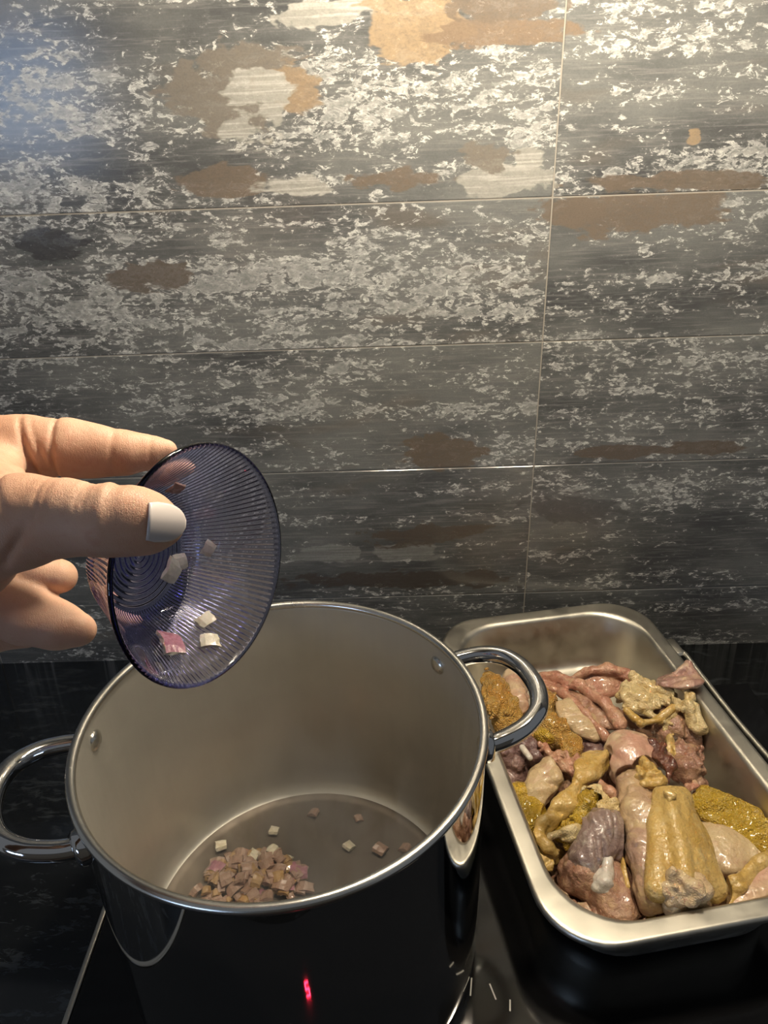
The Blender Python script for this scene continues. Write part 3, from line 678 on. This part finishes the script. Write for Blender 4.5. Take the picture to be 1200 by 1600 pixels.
for i in range(NSG):
    f.append((n0, (i + 1) % NSG, i)); f.append((n0 + 1, L_ * NSG + i, L_ * NSG + (i + 1) % NSG))
mesh_obj('ribbed_glass', v, f, M['glass'], bowl)
# onion bits still sticking to the inside of the bowl
def bowl_pt(r, a):
    tab = [(.0, -.0326), (.02, -.0324), (.0262, -.0296), (.0312, -.0210), (.0376, -.0100), (.0438, -.0006)]
    for (r0, z0), (r1, z1) in zip(tab, tab[1:]):
        if r <= r1: z = z0 + (z1 - z0) * (r - r0) / (r1 - r0); sl = math.atan2(z1 - z0, r1 - r0); break
    p = bc + bq @ Vector((r * math.cos(a), r * math.sin(a), z))
    n = bq @ Vector((-math.sin(sl) * math.cos(a), -math.sin(sl) * math.sin(a), math.cos(sl)))
    return p, n
inv = bq.inverted()
def bowl_from_px(px, py):
    "inner wall point of the bowl seen at a pixel"
    best = None
    for i in range(45):
        for j in range(120):
            r = .001 + .042 * i / 44; a = 2 * math.pi * j / 120; p, n = bowl_pt(r, a); d = p - CO; w = d.dot(CF)
            e = (600 + FPX * d.dot(CX) / w - px) ** 2 + (800 - FPX * d.dot(CU) / w - py) ** 2
            if n.dot(d) < 0 and (best is None or e < best[0]): best = (e, p, n)
    return best[1], best[2]
for (px, py, mi, s, spin, lab) in ((266, 892, 0, 1.0, .6, 'largest pale onion dice near the centre of the glass bowl'), (279, 878, 0, .7, 1.5, 'small onion dice touching the largest one in the bowl'),
        (328, 858, 0, .65, 1.0, 'onion bit right of centre inside the glass bowl'), (274, 760, 3, .7, .9, 'onion bit high inside the bowl above the thumb nail'),
        (322, 972, 0, .75, .2, 'white onion sliver low on the right inside the bowl'), (326, 1004, 0, .8, 2.4, 'onion sliver nearest the pouring edge of the bowl'),
        (267, 1010, 1, 1.1, .3, 'purple-skinned onion dice low inside the glass bowl')):
    p, nrm = bowl_from_px(px, py)
    q = nrm.to_track_quat('Z', 'Y').to_matrix() @ Matrix.Rotation(spin, 3, 'Z')
    onion(p + nrm * .0006, q.to_euler(), mi, s, label=lab).scale = (s * 1.05, s, s * .5)

# ------------------------------------------------------------------ hand (left hand from the left edge)
def hp(px, py, w, r): return (pxw(px, py, w), r)
def hchain(*pts):
    return [('c', tuple(a[0]), tuple(b[0]), a[1], b[1]) for a, b in zip(pts, pts[1:])]
thumb = [hp(-75, 850, .255, .0215), hp(-10, 822, .243, .0160), hp(40, 814, .237, .0140), hp(100, 808, .232, .0114), hp(165, 811, .2285, .0106), hp(212, 814, .2315, .0094), hp(238, 819, .2355, .0080), hp(256, 822, .239, .0056)]
index = [hp(-130, 700, .292, .0150), hp(-50, 697, .297, .0135), hp(40, 699, .300, .0116), hp(110, 701, .303, .0110), hp(150, 704, .305, .0096), hp(200, 707, .308, .0084), hp(236, 706, .311, .0062), hp(262, 703, .312, .0042)]
middle = [hp(-150, 800, .315, .0150), hp(-60, 862, .325, .0115), hp(0, 882, .329, .0100), hp(50, 893, .331, .0092), hp(92, 899, .332, .0080)]
ring = [hp(-160, 895, .314, .0145), hp(-70, 926, .318, .0128), hp(-10, 944, .320, .0124), hp(40, 963, .322, .0114), hp(90, 976, .324, .0100), hp(124, 984, .326, .0074)]
pinky = [hp(-170, 960, .312, .0130), hp(-100, 985, .325, .0110), hp(-30, 990, .335, .0095), hp(40, 985, .340, .0085)]
wrist = pxw(-330, 900, .288); elbow = Vector((-.37, .07, .36))
palm = [('c', tuple(index[0][0]), tuple(middle[0][0]), .0165, .017), ('c', tuple(middle[0][0]), tuple(ring[0][0]), .017, .016), ('c', tuple(ring[0][0]), tuple(pinky[0][0]), .016, .0145),
        ('c', tuple(index[0][0]), tuple(wrist), .0165, .026), ('c', tuple(middle[0][0]), tuple(wrist), .0165, .026), ('c', tuple(ring[0][0]), tuple(wrist), .016, .026), ('c', tuple(pinky[0][0]), tuple(wrist), .015, .026),
        ('c', tuple(thumb[0][0]), tuple(wrist), .0215, .025), ('c', tuple(pxw(-40, 770, .256)), tuple(pxw(-70, 705, .290)), .013, .012), ('c', tuple(pxw(5, 772, .256)), tuple(pxw(5, 722, .290)), .0075, .0075),
        ('c', tuple(wrist), tuple(wrist.lerp(elbow, .35)), .0265, .030), ('c', tuple(wrist.lerp(elbow, .35)), tuple(elbow), .030, .040)]
idir = (index[4][0] - index[2][0]).normalized(); tdir = (thumb[5][0] - thumb[3][0]).normalized()
ridges = [(tuple(pxw(20, 765, .236)), tuple((tdir * .8 + CU * .6).normalized()), .0012, .0010, .014), (tuple(pxw(30, 850, .228)), tuple((tdir * .75 - CU * .66).normalized()), .0012, .0012, .012), (tuple(pxw(15, 865, .228)), tuple((tdir * .6 - CU * .8).normalized()), .0010, .0010, .012),
          (tuple(pxw(82, 712, .292)), tuple((idir + CU * .05).normalized()), .0009, .0016, .016), (tuple(pxw(38, 712, .285)), tuple((idir * .9 + CU * .28).normalized()), .0010, .0018, .016), (tuple(pxw(60, 700, .290)), tuple((idir * .9 + CU * .35).normalized()), .0007, .0008, .012),
          (tuple(pxw(172, 690, .295)), tuple(idir), .0011, .0006, .011), (tuple(pxw(232, 700, .300)), tuple(idir), .0008, .0004, .010)]
for xx, dp in ((126, .0007), (135, .0009), (143, .0008), (153, .0006), (174, .0010), (184, .0006), (60, .0006), (75, .0005)):
    ridges.append((tuple(pxw(xx, 770, .2235)), tuple((tdir + CU * .10).normalized()), .0008, dp, .009))
_bm = np.array(bq.to_matrix()); _bp = np.array([(.0, -.0344), (.0245, -.0340), (.0280, -.0290), (.0335, -.0190), (.0400, -.0078), (.0462, .0012)])
def bowl_carve(P):
    "keeps the flesh out of the glass"
    q = (P - np.array(bc)) @ _bm; r = np.hypot(q[:, 0], q[:, 1]); z = q[:, 2]; best = np.full(len(q), 1.0)
    for (a, b) in zip(_bp, _bp[1:]):
        ab = b - a; t = np.clip(((r - a[0]) * ab[0] + (z - a[1]) * ab[1]) / (ab @ ab), 0, 1)
        best = np.minimum(best, np.hypot(r - a[0] - t * ab[0], z - a[1] - t * ab[1]))
    return .0026 - best
hand = organic('hand', hchain(*thumb) + hchain(*index) + hchain(*middle) + hchain(*ring) + hchain(*pinky) + palm, .0010, M['skin'], None, .0055, [(.0006, (70, 70, 70))], None, ridges, bowl_carve)
hand.name = 'person'
tag(hand, 'bare left hand gripping the glass bowl, white nail polish on the thumb', 'person')
# thumb nail, pearl white
nail_m = NT('pearl_nail_polish'); nail_m.set(Base_Color=(.66, .60, .575), Roughness=.24, Coat_Weight=.6, Coat_Roughness=.08, Specular_IOR_Level=.6); nail_m = nail_m.m
verts, faces = [], []; NU, NV = 16, 16
NL = .0132
from mathutils.bvhtree import BVHTree
_hv = [v.co.copy() for v in hand.data.vertices]; _bv = BVHTree.FromPolygons(_hv, [tuple(p.vertices) for p in hand.data.polygons])
def on_skin(px, py):
    d_ = (pxw(px, py, 1.0) - CO).normalized(); return _bv.ray_cast(CO, d_)[0]
_a, _b = on_skin(234, 815), on_skin(266, 817)
nd = (_b - _a).normalized(); nn = (CO - _a).normalized(); nn = (nn - nd * nn.dot(nd)).normalized(); ns = nd.cross(nn)
base_p = _a + nn * .0013
for lay in (0, 1):
    for j in range(NV + 1):
        t_ = j / NV
        hwid = .0064 * (1 - .10 * t_) * (1 - max(0, (t_ - .45) / .56) ** 2.6) ** .5 * (.90 + .10 * min(1, t_ * 4))
        for i in range(NU + 1):
            u = (i / NU - .5) * 2; s_ = hwid * u
            base_cut = -.0012 * (1 - u * u) * (1 - t_)
            z_ = -(s_ * s_) / (2 * .0082) - .0007 * t_ ** 2 - lay * .0007
            verts.append(base_p + nd * (NL * t_ + base_cut) + ns * s_ + nn * z_)
kk = (NU + 1) * (NV + 1)
for j in range(NV):
    for i in range(NU):
        a = j * (NU + 1) + i
        faces.append((a, a + 1, a + NU + 2, a + NU + 1)); faces.append((kk + a, kk + a + NU + 1, kk + a + NU + 2, kk + a + 1))
edge = [i for i in range(NU)] 
for i in range(NU):
    faces.append((i, kk + i, kk + i + 1, i + 1)); b = NV * (NU + 1) + i; faces.append((b, b + 1, kk + b + 1, kk + b))
for j in range(NV):
    a = j * (NU + 1); faces.append((a, a + NU + 1, kk + a + NU + 1, kk + a)); b = a + NU; faces.append((b, kk + b, kk + b + NU + 1, b + NU + 1))
nail = mesh_obj('thumb_nail', verts, faces, nail_m, hand); nail['label'] = 'pearl white polished thumb nail'

# ------------------------------------------------------------------ steam rising from the pot
st = NT('thin_steam'); st.t.nodes.remove(st.b)
_o = st.obj(); _sx = st.new('ShaderNodeSeparateXYZ'); st.put(_sx.inputs[0], _o)
_r = st.math('SQRT', st.math('MULTIPLY_ADD', _sx.outputs[0], _sx.outputs[0], st.math('MULTIPLY', _sx.outputs[1], _sx.outputs[1])))
_n = st.noise(st.vmath('MULTIPLY', _o, (22, 22, 9)), 1, 2, .5, 1.0)
_d = st.math('MULTIPLY', st.math('SUBTRACT', 1.0, st.step(_r, .05, .116)), st.step(_n, .38, .68))
_d = st.math('MULTIPLY', _d, st.math('SUBTRACT', 1.0, st.step(_sx.outputs[2], .04, .18)))
_d = st.math('MULTIPLY', _d, 10.0)
_v = st.new('ShaderNodeVolumeScatter'); _v.inputs['Color'].default_value = (.95, .96, 1, 1); _v.inputs['Anisotropy'].default_value = .2
st.put(_v.inputs['Density'], _d); st.t.links.new(_v.outputs[0], st.out.inputs['Volume'])
v, f = lathe([(.0005, .024), (.117, .024), (.118, .03), (.118, .19), (.117, .196), (.0005, .196)], 48)
so = mesh_obj('steam', v, f, st.m); so.location = (PX, PY, 0)
tag(so, 'thin pale steam hanging inside the pot', 'steam', kind='stuff')
